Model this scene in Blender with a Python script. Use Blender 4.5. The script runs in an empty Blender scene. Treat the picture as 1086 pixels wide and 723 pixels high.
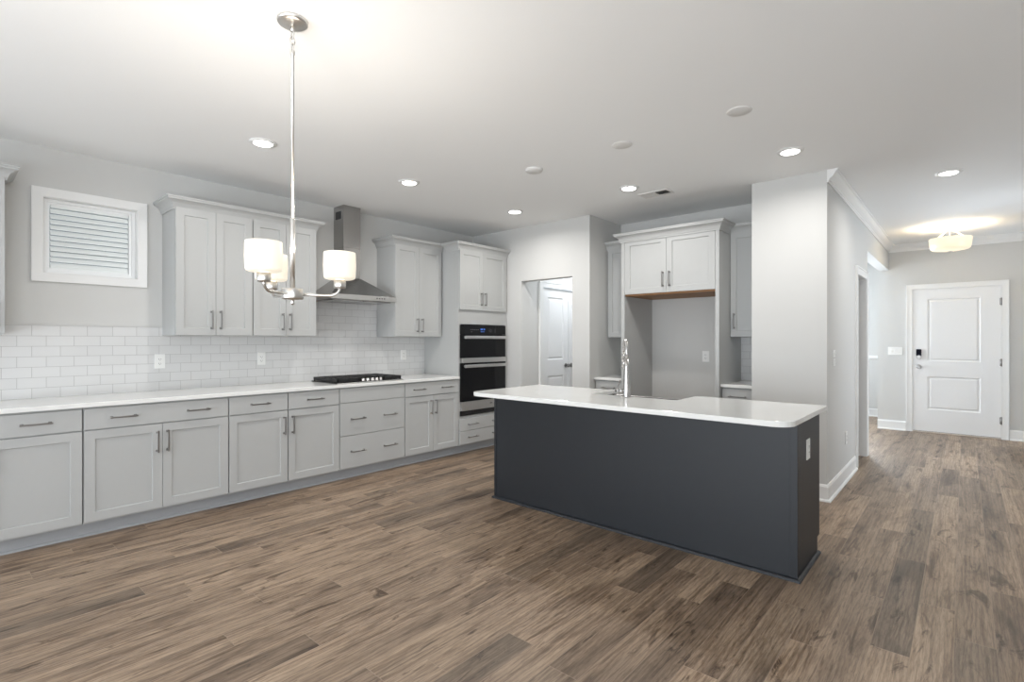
import bpy, bmesh, math, random
from mathutils import Vector, Matrix
PI = math.pi
C = bpy.context.scene.collection
scene = bpy.context.scene
random.seed(4)

# ------------------------------------------------------------------ camera
cam_d = bpy.data.cameras.new('camera'); cam = bpy.data.objects.new('camera', cam_d); C.objects.link(cam)
cam_d.sensor_width = 36; cam_d.lens = 544/1086*36; cam_d.shift_y = -1.2/1086
cam_d.clip_start = .05
cam.location = (5.03, 0, 1.335); cam.rotation_euler = (PI/2, 0, math.radians(41.4))
scene.camera = cam
# ------------------------------------------------------------------ view, world, daylight
vs = scene.view_settings
vs.view_transform = 'Standard'; vs.look = 'None'; vs.exposure = 0.75; vs.gamma = 1; vs.use_curve_mapping = False
scene.cycles.use_denoising = True
scene.cycles.max_bounces = 10; scene.cycles.diffuse_bounces = 6
scene.cycles.sample_clamp_indirect = 6
w = bpy.data.worlds.new('sky'); scene.world = w; w.use_nodes = True
bg = w.node_tree.nodes['Background']; bg.inputs[0].default_value = (.72, .85, 1, 1); bg.inputs[1].default_value = 1.6

def area(name, loc, rot, sx, sy, power, col, shape='RECTANGLE', spread=PI):
    d = bpy.data.lights.new(name, 'AREA'); d.shape = shape; d.size = sx; d.size_y = sy
    d.energy = power; d.color = col; d.spread = spread
    o = bpy.data.objects.new(name, d); C.objects.link(o); o.location = loc; o.rotation_euler = rot
    return o
DAY = (.93, .965, 1.0)
REAR_W = [(.5, 2.1), (2.5, 4.1), (4.5, 6.1)]         # windows of the wall behind the camera (x0, x1), z .35-2.35
for x0, x1 in REAR_W:
    area('daylight', ((x0+x1)/2, -2.97, 1.2), (PI/2+math.radians(22), 0, 0), x1-x0, 2.0, {.5: 24, 2.5: 42, 4.5: 64}[x0], DAY)
area('daylight', (2.7, 11.07, 1.5), (PI/2, 0, PI), 1.3, 1.4, 150, (.84, .92, 1.0))
area('daylight', (1.73, 9.1, 1.5), (PI/2, 0, -PI/2), 1.5, 1.5, 75, (.84, .92, 1.0))  # added lamp behind an invented side window, brightens dining room and foyer
area('daylight', (6.77, -1.2, 1.35), (PI/2+math.radians(15), 0, PI/2), 2.0, 2.0, 48, DAY)  # added lamp behind an invented window, fills the left wall
area('daylight', (6.77, 7.2, 1.35), (PI/2, 0, PI/2), 1.6, 1.9, 19, DAY)  # added lamp behind an imagined window, fills the hall
DOWNLIGHT_W = 6.2; HALL_W = 22
CHAND_W = 5; FOYER_W = 10

# ------------------------------------------------------------------ materials
def nd(nt, t, **kw):
    n = nt.nodes.new(t)
    for k, v in kw.items(): setattr(n, k, v)
    return n
def mat(name, col, rough=.5, metal=0, var=.03, bump=0, scale=40, stretch=None, emit=None, emit_s=0, spec=None, coat=0):
    m = bpy.data.materials.new(name); m.use_nodes = True; nt = m.node_tree
    b = nt.nodes['Principled BSDF']
    b.inputs['Roughness'].default_value = rough; b.inputs['Metallic'].default_value = metal
    if spec is not None: b.inputs['Specular IOR Level'].default_value = spec
    if coat: b.inputs['Coat Weight'].default_value = coat; b.inputs['Coat Roughness'].default_value = .08
    tc = nd(nt, 'ShaderNodeTexCoord'); mp = nd(nt, 'ShaderNodeMapping')
    mp.inputs['Scale'].default_value = stretch or (1, 1, 1)
    nz = nd(nt, 'ShaderNodeTexNoise'); nz.inputs['Scale'].default_value = scale; nz.inputs['Detail'].default_value = 3
    nt.links.new(tc.outputs['Object'], mp.inputs[0]); nt.links.new(mp.outputs[0], nz.inputs['Vector'])
    mx = nd(nt, 'ShaderNodeMix', data_type='RGBA')
    mx.inputs[6].default_value = (*[max(0, c*(1-var)) for c in col], 1)
    mx.inputs[7].default_value = (*[min(1, c*(1+var)) for c in col], 1)
    nt.links.new(nz.outputs[0], mx.inputs[0]); nt.links.new(mx.outputs[2], b.inputs['Base Color'])
    if bump:
        bp = nd(nt, 'ShaderNodeBump'); bp.inputs['Strength'].default_value = bump; bp.inputs['Distance'].default_value = .002
        nt.links.new(nz.outputs[0], bp.inputs['Height']); nt.links.new(bp.outputs[0], b.inputs['Normal'])
    if emit:
        b.inputs['Emission Color'].default_value = (*emit, 1); b.inputs['Emission Strength'].default_value = emit_s
    return m
M = {}
M['wall'] = mat('wall_paint', (.60, .598, .583), .85, bump=.15, scale=180, var=.01)
M['ceil'] = mat('ceiling_paint', (.86, .865, .86), .9, bump=.2, scale=160, var=.01)
M['trim'] = mat('trim_paint', (.80, .80, .79), .4, var=.01)
M['cab'] = mat('cabinet_paint', (.445, .45, .443), .38, var=.012)
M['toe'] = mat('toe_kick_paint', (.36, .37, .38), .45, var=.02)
M['cabin'] = mat('cabinet_carcass', (.30, .30, .29), .6, var=.03)
M['island'] = mat('island_slate_paint', (.0165, .0195, .0240), .45, var=.06, scale=20)
M['ply'] = mat('raw_plywood', (.30, .15, .06), .6, var=.15, scale=30, stretch=(.3, 3, 3))
M['nickel'] = mat('brushed_nickel', (.70, .68, .65), .33, 1, var=.06, scale=90)
M['satin'] = mat('satin_hardware', (.42, .41, .40), .35, 1, var=.04, scale=80)
M['pull'] = mat('pull_nickel', (.30, .29, .28), .32, 1, var=.05, scale=90)
M['chrome'] = mat('polished_chrome', (.55, .54, .53), .26, 1, var=.02)
M['steel'] = mat('brushed_stainless_steel', (.42, .41, .40), .26, 1, var=.10, scale=30, stretch=(1, 1, 12))
M['steelh'] = mat('stainless_trim', (.62, .61, .60), .3, 1, var=.06, scale=30, stretch=(1, 1, 12))
M['black'] = mat('black_enamel', (.008, .008, .009), .25, var=.1)
M['iron'] = mat('cast_iron_grate', (.012, .012, .012), .5, var=.2, bump=.3)
M['glassblk'] = mat('black_oven_glass', (.004, .004, .005), .12, var=.1, spec=.3)
M['door'] = mat('door_paint', (.80, .80, .80), .4, var=.01)
M['plate'] = mat('wall_plate_plastic', (.82, .82, .80), .35, var=.01)
M['slot'] = mat('dark_slot', (.05, .05, .05), .6)
M['blue'] = mat('display_glow', (.02, .05, .2), .4, emit=(.1, .3, 1), emit_s=.35)
M['print'] = mat('panel_print', (.25, .25, .26), .5)
M['shade'] = mat('opal_glass_shade', (.66, .60, .50), .3, var=.01, emit=(1, .90, .74), emit_s=.36)
M['bowl'] = mat('opal_bowl_glass', (.60, .52, .38), .3, var=.01, emit=(1, .84, .62), emit_s=.38)
M['bulb'] = mat('lit_bulb', (1, .9, .8), .5, emit=(1, .85, .6), emit_s=4)
M['lens'] = mat('downlight_lens', (1, 1, .98), .4, emit=(1, .98, .94), emit_s=5)
M['blind'] = mat('blind_vinyl', (.84, .87, .86), .45, var=.01)
M['vinyl'] = mat('window_vinyl', (.86, .87, .87), .35, var=.01)
M['vent'] = mat('vent_enamel', (.72, .71, .69), .5)
M['keypad'] = mat('keypad_black', (.006, .007, .015), .6, spec=.1)
M['thresh'] = mat('door_threshold', (.62, .56, .50), .4)

def quartz():
    m = mat('white_quartz', (.80, .80, .78), .10, var=.02, scale=14)
    return m
M['quartz'] = quartz()

def pane_mat():
    m = bpy.data.materials.new('clear_window_pane'); m.use_nodes = True; nt = m.node_tree
    nt.nodes.remove(nt.nodes['Principled BSDF'])
    out = nt.nodes['Material Output']
    tr = nd(nt, 'ShaderNodeBsdfTransparent'); gl = nd(nt, 'ShaderNodeBsdfGlossy'); gl.inputs['Roughness'].default_value = .02
    fr = nd(nt, 'ShaderNodeFresnel'); mx = nd(nt, 'ShaderNodeMixShader')
    nt.links.new(fr.outputs[0], mx.inputs[0]); nt.links.new(tr.outputs[0], mx.inputs[1]); nt.links.new(gl.outputs[0], mx.inputs[2])
    nt.links.new(mx.outputs[0], out.inputs[0])
    return m
M['pane'] = pane_mat()

def math_n(nt, op, a, b=None, c=None):
    n = nd(nt, 'ShaderNodeMath', operation=op)
    for i, v in enumerate((a, b, c)):
        if v is None: continue
        if isinstance(v, (int, float)): n.inputs[i].default_value = v
        else: nt.links.new(v, n.inputs[i])
    return n.outputs[0]

def tile_mat(name, horiz, h_off, z_off, tw=.1555, th=.0752):
    m = bpy.data.materials.new(name); m.use_nodes = True; nt = m.node_tree; b = nt.nodes['Principled BSDF']
    g = nd(nt, 'ShaderNodeNewGeometry'); sp = nd(nt, 'ShaderNodeSeparateXYZ'); nt.links.new(g.outputs['Position'], sp.inputs[0])
    u = math_n(nt, 'SUBTRACT', sp.outputs[horiz], h_off); v = math_n(nt, 'SUBTRACT', sp.outputs[2], z_off)
    cb = nd(nt, 'ShaderNodeCombineXYZ'); nt.links.new(u, cb.inputs[0]); nt.links.new(v, cb.inputs[1])
    br = nd(nt, 'ShaderNodeTexBrick'); nt.links.new(cb.outputs[0], br.inputs[0])
    br.inputs['Scale'].default_value = 1; br.inputs['Brick Width'].default_value = tw; br.inputs['Row Height'].default_value = th
    br.inputs['Mortar Size'].default_value = .0014; br.inputs['Mortar Smooth'].default_value = .3; br.offset = .5
    br.inputs['Color1'].default_value = (.66, .66, .655, 1); br.inputs['Color2'].default_value = (.635, .635, .63, 1)
    br.inputs['Mortar'].default_value = (.40, .395, .39, 1)
    nt.links.new(br.outputs['Color'], b.inputs['Base Color'])
    b.inputs['Roughness'].default_value = .16
    bp = nd(nt, 'ShaderNodeBump', invert=True); bp.inputs['Strength'].default_value = .5; bp.inputs['Distance'].default_value = .002
    nt.links.new(br.outputs['Fac'], bp.inputs['Height']); nt.links.new(bp.outputs[0], b.inputs['Normal'])
    return m
M['tile_left'] = tile_mat('white_subway_tile', 1, .482, 1.439 - .0752*20)
M['tile_back'] = tile_mat('white_subway_tile_alcove', 0, .03, 1.439 - .0752*20)

def floor_mat():
    m = bpy.data.materials.new('hickory_plank_floor'); m.use_nodes = True; nt = m.node_tree; b = nt.nodes['Principled BSDF']
    L = nt.links.new
    g = nd(nt, 'ShaderNodeNewGeometry'); sp = nd(nt, 'ShaderNodeSeparateXYZ'); L(g.outputs['Position'], sp.inputs[0])
    PW, PL = .1385, 1.21
    u = math_n(nt, 'DIVIDE', math_n(nt, 'ADD', sp.outputs[0], 10 - .0385), PW)
    row = math_n(nt, 'FLOOR', u); fu = math_n(nt, 'FRACT', u)
    wn = nd(nt, 'ShaderNodeTexWhiteNoise', noise_dimensions='1D'); L(row, wn.inputs['W'])
    v = math_n(nt, 'ADD', math_n(nt, 'DIVIDE', math_n(nt, 'ADD', sp.outputs[1], 20), PL), wn.outputs[0])
    col = math_n(nt, 'FLOOR', v); fv = math_n(nt, 'FRACT', v)
    cid = nd(nt, 'ShaderNodeCombineXYZ'); L(row, cid.inputs[0]); L(col, cid.inputs[1])
    wn2 = nd(nt, 'ShaderNodeTexWhiteNoise', noise_dimensions='2D'); L(cid.outputs[0], wn2.inputs['Vector'])
    r1 = wn2.outputs['Value']
    # grain coordinates: stretched along the plank, shifted per plank
    gx = math_n(nt, 'ADD', math_n(nt, 'MULTIPLY', sp.outputs[0], 1.0), math_n(nt, 'MULTIPLY', r1, 37))
    gy = math_n(nt, 'ADD', math_n(nt, 'MULTIPLY', sp.outputs[1], .07), math_n(nt, 'MULTIPLY', r1, 91))
    gc = nd(nt, 'ShaderNodeCombineXYZ'); L(gx, gc.inputs[0]); L(gy, gc.inputs[1])
    def noise(scale, det, rough=.5, dist=0, vec=gc):
        n = nd(nt, 'ShaderNodeTexNoise'); n.inputs['Scale'].default_value = scale; n.inputs['Detail'].default_value = det
        n.inputs['Roughness'].default_value = rough; n.inputs['Distortion'].default_value = dist
        L(vec.outputs[0], n.inputs['Vector']); return n.outputs[0]
    n1 = noise(8, 4, .6, .8)          # broad figure
    n2 = noise(150, 3, .7, .2)          # fine grain
    wv = nd(nt, 'ShaderNodeTexWave', wave_type='BANDS', bands_direction='X'); wv.inputs['Scale'].default_value = 14
    wv.inputs['Distortion'].default_value = 9; wv.inputs['Detail'].default_value = 3; wv.inputs['Detail Scale'].default_value = 1.6; wv.inputs['Detail Roughness'].default_value = .6
    L(gc.outputs[0], wv.inputs[0]); wvo = wv.outputs['Fac']
    gc2 = nd(nt, 'ShaderNodeCombineXYZ'); L(gx, gc2.inputs[0])
    L(math_n(nt, 'MULTIPLY', gy, 3.2), gc2.inputs[1])
    n3 = noise(9, 5, .68, 1.4, gc2)       # knots and stains
    n4 = noise(24, 6, .78, .7)         # streaks
    def ramp2(v, a, ca, b_, cb):
        r_ = nd(nt, 'ShaderNodeValToRGB'); L(v, r_.inputs[0]); e0, e1 = r_.color_ramp.elements
        e0.position = a; e0.color = (*ca, 1); e1.position = b_; e1.color = (*cb, 1); return r_.outputs[0]
    def mul(a, b_):
        m_ = nd(nt, 'ShaderNodeMix', data_type='RGBA', blend_type='MULTIPLY'); m_.inputs[0].default_value = 1
        L(a, m_.inputs[6]); L(b_, m_.inputs[7]); return m_.outputs[2]
    tone = math_n(nt, 'ADD', math_n(nt, 'MULTIPLY', n1, .75), math_n(nt, 'MULTIPLY', r1, .25))
    c_ = ramp2(tone, .34, (.205, .147, .103), .64, (.385, .284, .200))
    wn3 = nd(nt, 'ShaderNodeTexWhiteNoise', noise_dimensions='2D'); sh = nd(nt, 'ShaderNodeVectorMath', operation='ADD'); sh.inputs[1].default_value = (7.3, 3.1, 0)
    L(cid.outputs[0], sh.inputs[0]); L(sh.outputs[0], wn3.inputs['Vector'])
    c_ = mul(c_, ramp2(wn3.outputs['Value'], .03, (.66, .67, .68), .22, (1, 1, 1)))      # a few darker boards
    c_ = mul(c_, ramp2(n4, .38, (.62, .58, .55), .52, (1.04, 1.04, 1.04)))                # streaks
    c_ = mul(c_, ramp2(n2, .40, (.78, .77, .75), .54, (1.06, 1.06, 1.05)))                # pores
    c_ = mul(c_, ramp2(wvo, .10, (.80, .78, .76), .45, (1, 1, 1)))                        # growth rings
    gc3 = nd(nt, 'ShaderNodeCombineXYZ'); L(gx, gc3.inputs[0]); L(math_n(nt, 'MULTIPLY', gy, 4.0), gc3.inputs[1])
    n5 = noise(5, 3, .6, .6, gc3)
    c_ = mul(c_, ramp2(n5, .33, (.58, .56, .55), .47, (1, 1, 1)))                         # broad smoky stains
    gc4 = nd(nt, 'ShaderNodeCombineXYZ'); L(gx, gc4.inputs[0]); L(math_n(nt, 'MULTIPLY', gy, 1.6), gc4.inputs[1])
    n6 = noise(16, 3, .55, .8, gc4)
    c_ = mul(c_, ramp2(n6, .62, (1, 1, 1), .70, (.48, .43, .39)))                         # long dark splits
    mu_out = mul(c_, ramp2(n3, .585, (1, 1, 1), .67, (.36, .32, .29)))                     # knots and splits
    # seams
    eu = math_n(nt, 'MULTIPLY', math_n(nt, 'MINIMUM', fu, math_n(nt, 'SUBTRACT', 1, fu)), PW)
    ev = math_n(nt, 'MULTIPLY', math_n(nt, 'MINIMUM', fv, math_n(nt, 'SUBTRACT', 1, fv)), PL)
    ed = math_n(nt, 'MINIMUM', eu, ev)
    seam = nd(nt, 'ShaderNodeMapRange'); L(ed, seam.inputs[0]); seam.inputs[1].default_value = .0006; seam.inputs[2].default_value = .0028
    seam.inputs[3].default_value = 1; seam.inputs[4].default_value = 0
    sm = nd(nt, 'ShaderNodeMix', data_type='RGBA'); L(math_n(nt, 'MULTIPLY', seam.outputs[0], .7), sm.inputs[0])
    L(mu_out, sm.inputs[6]); sm.inputs[7].default_value = (.30, .22, .16, 1)
    L(sm.outputs[2], b.inputs['Base Color'])
    rr = nd(nt, 'ShaderNodeMapRange'); L(n2, rr.inputs[0]); rr.inputs[3].default_value = .30; rr.inputs[4].default_value = .48
    L(rr.outputs[0], b.inputs['Roughness'])
    b.inputs['Specular IOR Level'].default_value = .45
    hh = math_n(nt, 'SUBTRACT', math_n(nt, 'MULTIPLY', n2, .35), seam.outputs[0])
    bp = nd(nt, 'ShaderNodeBump'); bp.inputs['Strength'].default_value = .35; bp.inputs['Distance'].default_value = .0015
    L(hh, bp.inputs['Height']); L(bp.outputs[0], b.inputs['Normal'])
    return m
M['floor'] = floor_mat()

# ------------------------------------------------------------------ mesh helpers (all take world coordinates)
def B(): return bmesh.new()
def box(bm, x0, x1, y0, y1, z0, z1):
    v = [bm.verts.new(p) for p in ((x0,y0,z0),(x1,y0,z0),(x1,y1,z0),(x0,y1,z0),(x0,y0,z1),(x1,y0,z1),(x1,y1,z1),(x0,y1,z1))]
    for f in ((3,2,1,0),(4,5,6,7),(0,1,5,4),(1,2,6,5),(2,3,7,6),(3,0,4,7)): bm.faces.new([v[i] for i in f])
    return bm
def cyl(bm, p, q, r, r2=None, n=16, cap=True):
    p = Vector(p); q = Vector(q); r2 = r if r2 is None else r2
    d = (q-p).normalized(); a = d.orthogonal().normalized(); b = d.cross(a)
    R0 = [bm.verts.new(p + (a*math.cos(t)+b*math.sin(t))*r) for t in [2*PI*i/n for i in range(n)]]
    R1 = [bm.verts.new(q + (a*math.cos(t)+b*math.sin(t))*r2) for t in [2*PI*i/n for i in range(n)]]
    for i in range(n):
        f = bm.faces.new((R0[i], R0[(i+1)%n], R1[(i+1)%n], R1[i])); f.smooth = True
    if cap: bm.faces.new(R0[::-1]); bm.faces.new(R1)
    return bm
def lathe(bm, cx, cy, prof, n=32, cap0=False, cap1=False):     # prof: (r, z)
    rings = [[bm.verts.new((cx+r*math.cos(2*PI*i/n), cy+r*math.sin(2*PI*i/n), z)) for i in range(n)] for r, z in prof]
    for A, Bq in zip(rings, rings[1:]):
        for i in range(n):
            f = bm.faces.new((A[i], A[(i+1)%n], Bq[(i+1)%n], Bq[i])); f.smooth = True
    if cap0: bm.faces.new(rings[0][::-1])
    if cap1: bm.faces.new(rings[-1])
    return bm
def tube(bm, pts, r, n=12, rs=None):
    pts = [Vector(p) for p in pts]; rings = []; a = None
    for i, p in enumerate(pts):
        d = (pts[min(i+1, len(pts)-1)] - pts[max(i-1, 0)]).normalized()
        if a is None: a = d.orthogonal().normalized()
        a = (a - d*a.dot(d)).normalized(); b = d.cross(a); rr = rs[i] if rs else r
        rings.append([bm.verts.new(p + (a*math.cos(2*PI*k/n)+b*math.sin(2*PI*k/n))*rr) for k in range(n)])
    for A, Q in zip(rings, rings[1:]):
        for i in range(n):
            f = bm.faces.new((A[i], A[(i+1)%n], Q[(i+1)%n], Q[i])); f.smooth = True
    bm.faces.new(rings[0][::-1]); bm.faces.new(rings[-1])
    return bm
def sweep(bm, path, prof, z0=0):
    """profile (out, z) swept along an open xy path, mitred; out is to the right of travel"""
    P = [Vector((x, y)) for x, y in path]; rings = []
    for i, p in enumerate(P):
        ns = []
        if i > 0: d = (p-P[i-1]).normalized(); ns.append(Vector((d.y, -d.x)))
        if i < len(P)-1: d = (P[i+1]-p).normalized(); ns.append(Vector((d.y, -d.x)))
        nrm = sum(ns, Vector((0, 0))).normalized(); k = 1/max(.2, nrm.dot(ns[0]))
        rings.append([bm.verts.new((p.x+nrm.x*o*k, p.y+nrm.y*o*k, z0+z)) for o, z in prof])
    m = len(prof)
    for A, Q in zip(rings, rings[1:]):
        for i in range(m): bm.faces.new((A[i], A[(i+1)%m], Q[(i+1)%m], Q[i]))
    bm.faces.new(rings[0][::-1]); bm.faces.new(rings[-1])
    return bm
def prism(bm, outline, z0, z1):
    lo = [bm.verts.new((x, y, z0)) for x, y in outline]; hi = [bm.verts.new((x, y, z1)) for x, y in outline]
    n = len(outline)
    bm.faces.new(lo[::-1]); bm.faces.new(hi)
    for i in range(n): bm.faces.new((lo[i], lo[(i+1)%n], hi[(i+1)%n], hi[i]))
    return bm

def tag(o, label=None, cat=None, group=None, kind=None):
    for k, v in (('label', label), ('category', cat), ('group', group), ('kind', kind)):
        if v: o[k] = v
    return o
def thing(name, loc, label=None, cat=None, group=None, kind=None):
    o = bpy.data.objects.new(name, None); C.objects.link(o); o.location = loc; o.empty_display_size = .1
    return tag(o, label, cat, group, kind)
def root_loc(p):
    l = Vector((0, 0, 0))
    while p: l += p.location; p = p.parent
    return l
def obj(name, bm, m, parent=None, bevel=0, seg=2, smooth=False):
    bmesh.ops.recalc_face_normals(bm, faces=bm.faces)
    me = bpy.data.meshes.new(name)
    if parent: off = root_loc(parent); loc = Vector((0, 0, 0))
    else:
        xs = [v.co for v in bm.verts]
        off = Vector(((min(v.x for v in xs)+max(v.x for v in xs))/2, (min(v.y for v in xs)+max(v.y for v in xs))/2, min(v.z for v in xs))); loc = off
    bmesh.ops.translate(bm, verts=bm.verts, vec=-off)
    bm.to_mesh(me); bm.free()
    o = bpy.data.objects.new(name, me); C.objects.link(o); o.location = loc
    if parent: o.parent = parent
    me.materials.append(M[m] if isinstance(m, str) else m)
    if bevel:
        md = o.modifiers.new('bevel', 'BEVEL'); md.width = bevel; md.segments = seg; md.limit_method = 'ANGLE'; md.angle_limit = math.radians(40)
        md.harden_normals = False
    return o
def struct(name, bm, m, bevel=0): return tag(obj(name, bm, m, None, bevel), kind='structure')
def copy_tree(o, parent=None):
    c = o.copy(); C.objects.link(c); c.parent = parent
    for ch in list(o.children): copy_tree(ch, c)
    return c

# facing maps: (u along wall, d out of the plane, z) -> world
def FX(plane): return lambda u, d, z: (plane+d, u, z)        # faces +x
def FNX(plane): return lambda u, d, z: (plane-d, u, z)       # faces -x
def FNY(plane): return lambda u, d, z: (u, plane-d, z)       # faces -y
def FPY(plane): return lambda u, d, z: (u, plane+d, z)       # faces +y
def fbox(bm, F, u0, u1, d0, d1, z0, z1):
    v = [bm.verts.new(F(*p)) for p in ((u0,d0,z0),(u1,d0,z0),(u1,d1,z0),(u0,d1,z0),(u0,d0,z1),(u1,d0,z1),(u1,d1,z1),(u0,d1,z1))]
    for f in ((3,2,1,0),(4,5,6,7),(0,1,5,4),(1,2,6,5),(2,3,7,6),(3,0,4,7)): bm.faces.new([v[i] for i in f])
def panelled(bm, F, u0, u1, z0, z1, thick, panels, rings):
    """slab with recessed panels; panels (ua,ub,za,zb) stacked bottom to top; rings: list of (inset, depth below face)"""
    base = thick-max(r[1] for r in rings)-.003
    fbox(bm, F, u0, u1, 0, base, z0, z1)
    ua, ub = panels[0][0], panels[0][1]
    fbox(bm, F, u0, ua, base, thick, z0, z1); fbox(bm, F, ub, u1, base, thick, z0, z1)
    zs = [z0]
    for p in panels: zs += [p[2], p[3]]
    zs.append(z1)
    for i in range(0, len(zs), 2): fbox(bm, F, ua, ub, base, thick, zs[i], zs[i+1])
    for (a, b, za, zb) in panels:
        prev = None
        for ins, dep in [(0, 0)] + rings:
            r = [bm.verts.new(F(u, thick-dep, z)) for u, z in ((a+ins, za+ins), (b-ins, za+ins), (b-ins, zb-ins), (a+ins, zb-ins))]
            if prev:
                for i in range(4): bm.faces.new((prev[i], prev[(i+1)%4], r[(i+1)%4], r[i]))
            prev = r
        bm.faces.new(prev)
SHK = [(.0035, .009), (.004, .0095)]
def shaker_door(parent, F, u0, u1, z0, z1, handle=None, hz=None, mt='cab', rail=.058):
    bm = B(); panelled(bm, F, u0, u1, z0, z1, .02, [(u0+rail, u1-rail, z0+rail, z1-rail)], SHK)
    d = obj('door', bm, mt, parent)
    if handle is not None: pull(d, F, handle, hz, True)
    return d
def pull(parent, F, u, z, vertical, L=.158, d0=.02):
    bm = B(); h = L/2; s = .0052
    if vertical:
        fbox(bm, F, u-s, u+s, d0+.027, d0+.036, z-h, z+h)
        for k in (-1, 1): fbox(bm, F, u-.0045, u+.0045, d0, d0+.028, z+k*(h-.012)-.0045, z+k*(h-.012)+.0045); fbox(bm, F, u-.009, u+.009, d0, d0+.003, z+k*(h-.012)-.009, z+k*(h-.012)+.009)
    else:
        fbox(bm, F, u-h, u+h, d0+.027, d0+.036, z-s, z+s)
        for k in (-1, 1): fbox(bm, F, u+k*(h-.012)-.0045, u+k*(h-.012)+.0045, d0, d0+.028, z-.0045, z+.0045); fbox(bm, F, u+k*(h-.012)-.009, u+k*(h-.012)+.009, d0, d0+.003, z-.009, z+.009)
    return obj('handle', bm, 'pull', parent, .0012, 1)
def drawer(parent, F, u0, u1, z0, z1, handles=(), mt='cab', hz=None):
    bm = B(); fbox(bm, F, u0, u1, 0, .02, z0, z1)
    d = obj('drawer_front', bm, mt, parent, .002, 2)
    for h in handles: pull(d, F, h, (z0+z1)/2 if hz is None else hz, False)
    return d
CROWN = [(0, -.022), (.010, -.022), (.010, -.010), (.014, -.004), (.018, .010), (.027, .026), (.041, .038), (.054, .044), (.060, .048), (.060, .060), (.066, .062), (.066, .074), (0, .074)]
def crown(parent, path, z, mt='cab'):
    bm = B(); sweep(bm, path, CROWN, z); return obj('crown_moulding', bm, mt, parent)

# ------------------------------------------------------------------ the shell
H = 2.74
bm = B(); box(bm, -.12, 6.72, -2.92, 11.02, -.1, 0); struct('floor', bm, 'floor')
bm = B(); box(bm, -.12, 6.72, -2.92, 11.02, H, H+.1); struct('ceiling', bm, 'ceil')
# left wall with the window hole
WY0, WY1, WZ0, WZ1 = .54, 1.113, 1.822, 2.383
bm = B(); box(bm, -.12, 0, -2.8, WY0, 0, H); box(bm, -.12, 0, WY1, 5.02, 0, H); box(bm, -.12, 0, WY0, WY1, 0, WZ0); box(bm, -.12, 0, WY0, WY1, WZ1, H)
struct('wall_left', bm, 'wall')
# wall with the pantry opening
bm = B(); box(bm, 0, .87, 4.9, 5.02, 0, H); box(bm, 1.636, 1.873, 4.9, 5.02, 0, H); box(bm, .87, 1.636, 4.9, 5.02, 2.07, H)
struct('wall_back', bm, 'wall')
bm = B(); box(bm, 1.753, 1.873, 5.02, 7.0, 0, H); struct('wall_alcove_left', bm, 'wall')
bm = B(); box(bm, 1.873, 3.593, 5.6, 5.72, 0, H); struct('wall_alcove_back', bm, 'wall')
bm = B(); box(bm, 3.593, 4.18, 4.9, 5.72, 0, H); struct('wall_column', bm, 'wall')
bm = B(); box(bm, .74, .86, 5.02, 5.33, 0, H); box(bm, .74, .86, 6.53, 7.0, 0, H); box(bm, .74, .86, 5.33, 6.53, 2.035, H)
struct('wall_pantry_left', bm, 'wall')
bm = B(); box(bm, .74, 1.873, 7.0, 7.12, 0, H); struct('wall_pantry_back', bm, 'wall')
# hall wall with doorway and wide opening
bm = B()
box(bm, 4.06, 4.18, 5.72, 6.42, 0, H); box(bm, 4.06, 4.18, 6.42, 7.1, 2.04, H); box(bm, 4.06, 4.18, 7.1, 7.25, 0, H); box(bm, 4.06, 4.18, 7.25, 9.5, 2.375, H)
struct('wall_hall', bm, 'wall')
bm = B()
DX0, DX1, DZ1 = 4.455, 5.415, 2.075
box(bm, 4.045, DX0, 9.5, 9.64, 0, H); box(bm, DX1, 6.6, 9.5, 9.64, 0, H); box(bm, DX0, DX1, 9.5, 9.64, DZ1, H)
struct('wall_foyer', bm, 'wall')
bm = B(); box(bm, 6.6, 6.72, -2.8, -2.2, 0, H); box(bm, 6.6, 6.72, -.2, 6.4, 0, H); box(bm, 6.6, 6.72, -2.2, -.2, 0, .35); box(bm, 6.6, 6.72, -2.2, -.2, 2.35, H); box(bm, 6.6, 6.72, 8.0, 9.64, 0, H); box(bm, 6.6, 6.72, 6.4, 8.0, 0, .4); box(bm, 6.6, 6.72, 6.4, 8.0, 2.3, H); struct('wall_right', bm, 'wall')
bm = B()
xs = [-.12] + [v for p in REAR_W for v in p] + [6.72]
for i in range(0, len(xs), 2): box(bm, xs[i], xs[i+1], -2.92, -2.8, 0, H)
for x0, x1 in REAR_W: box(bm, x0, x1, -2.92, -2.8, 0, .35); box(bm, x0, x1, -2.92, -2.8, 2.35, H)
struct('wall_rear', bm, 'wall')
# dining room behind the wide opening
bm = B(); box(bm, 1.9, 4.06, 7.13, 7.25, 0, H); struct('wall_dining_front', bm, 'wall')
bm = B(); box(bm, 1.78, 1.9, 7.13, 8.3, 0, H); box(bm, 1.78, 1.9, 9.9, 11.02, 0, H); box(bm, 1.78, 1.9, 8.3, 9.9, 0, .7); box(bm, 1.78, 1.9, 8.3, 9.9, 2.3, H); struct('wall_dining_left', bm, 'wall')
bm = B(); box(bm, 4.06, 4.18, 9.64, 11.02, 0, H); struct('wall_dining_right', bm, 'wall')
bm = B(); box(bm, 1.9, 2.05, 10.9, 11.02, 0, H); box(bm, 3.35, 4.06, 10.9, 11.02, 0, H); box(bm, 2.05, 3.35, 10.9, 11.02, 0, .8); box(bm, 2.05, 3.35, 10.9, 11.02, 2.2, H)
struct('wall_dining_back', bm, 'wall')
bm = B(); box(bm, 1.9, 3.22, 9.9, 9.98, 0, H) if False else None
# room behind the narrow hall doorway: enclosed by the alcove wall and the dining wall

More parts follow.
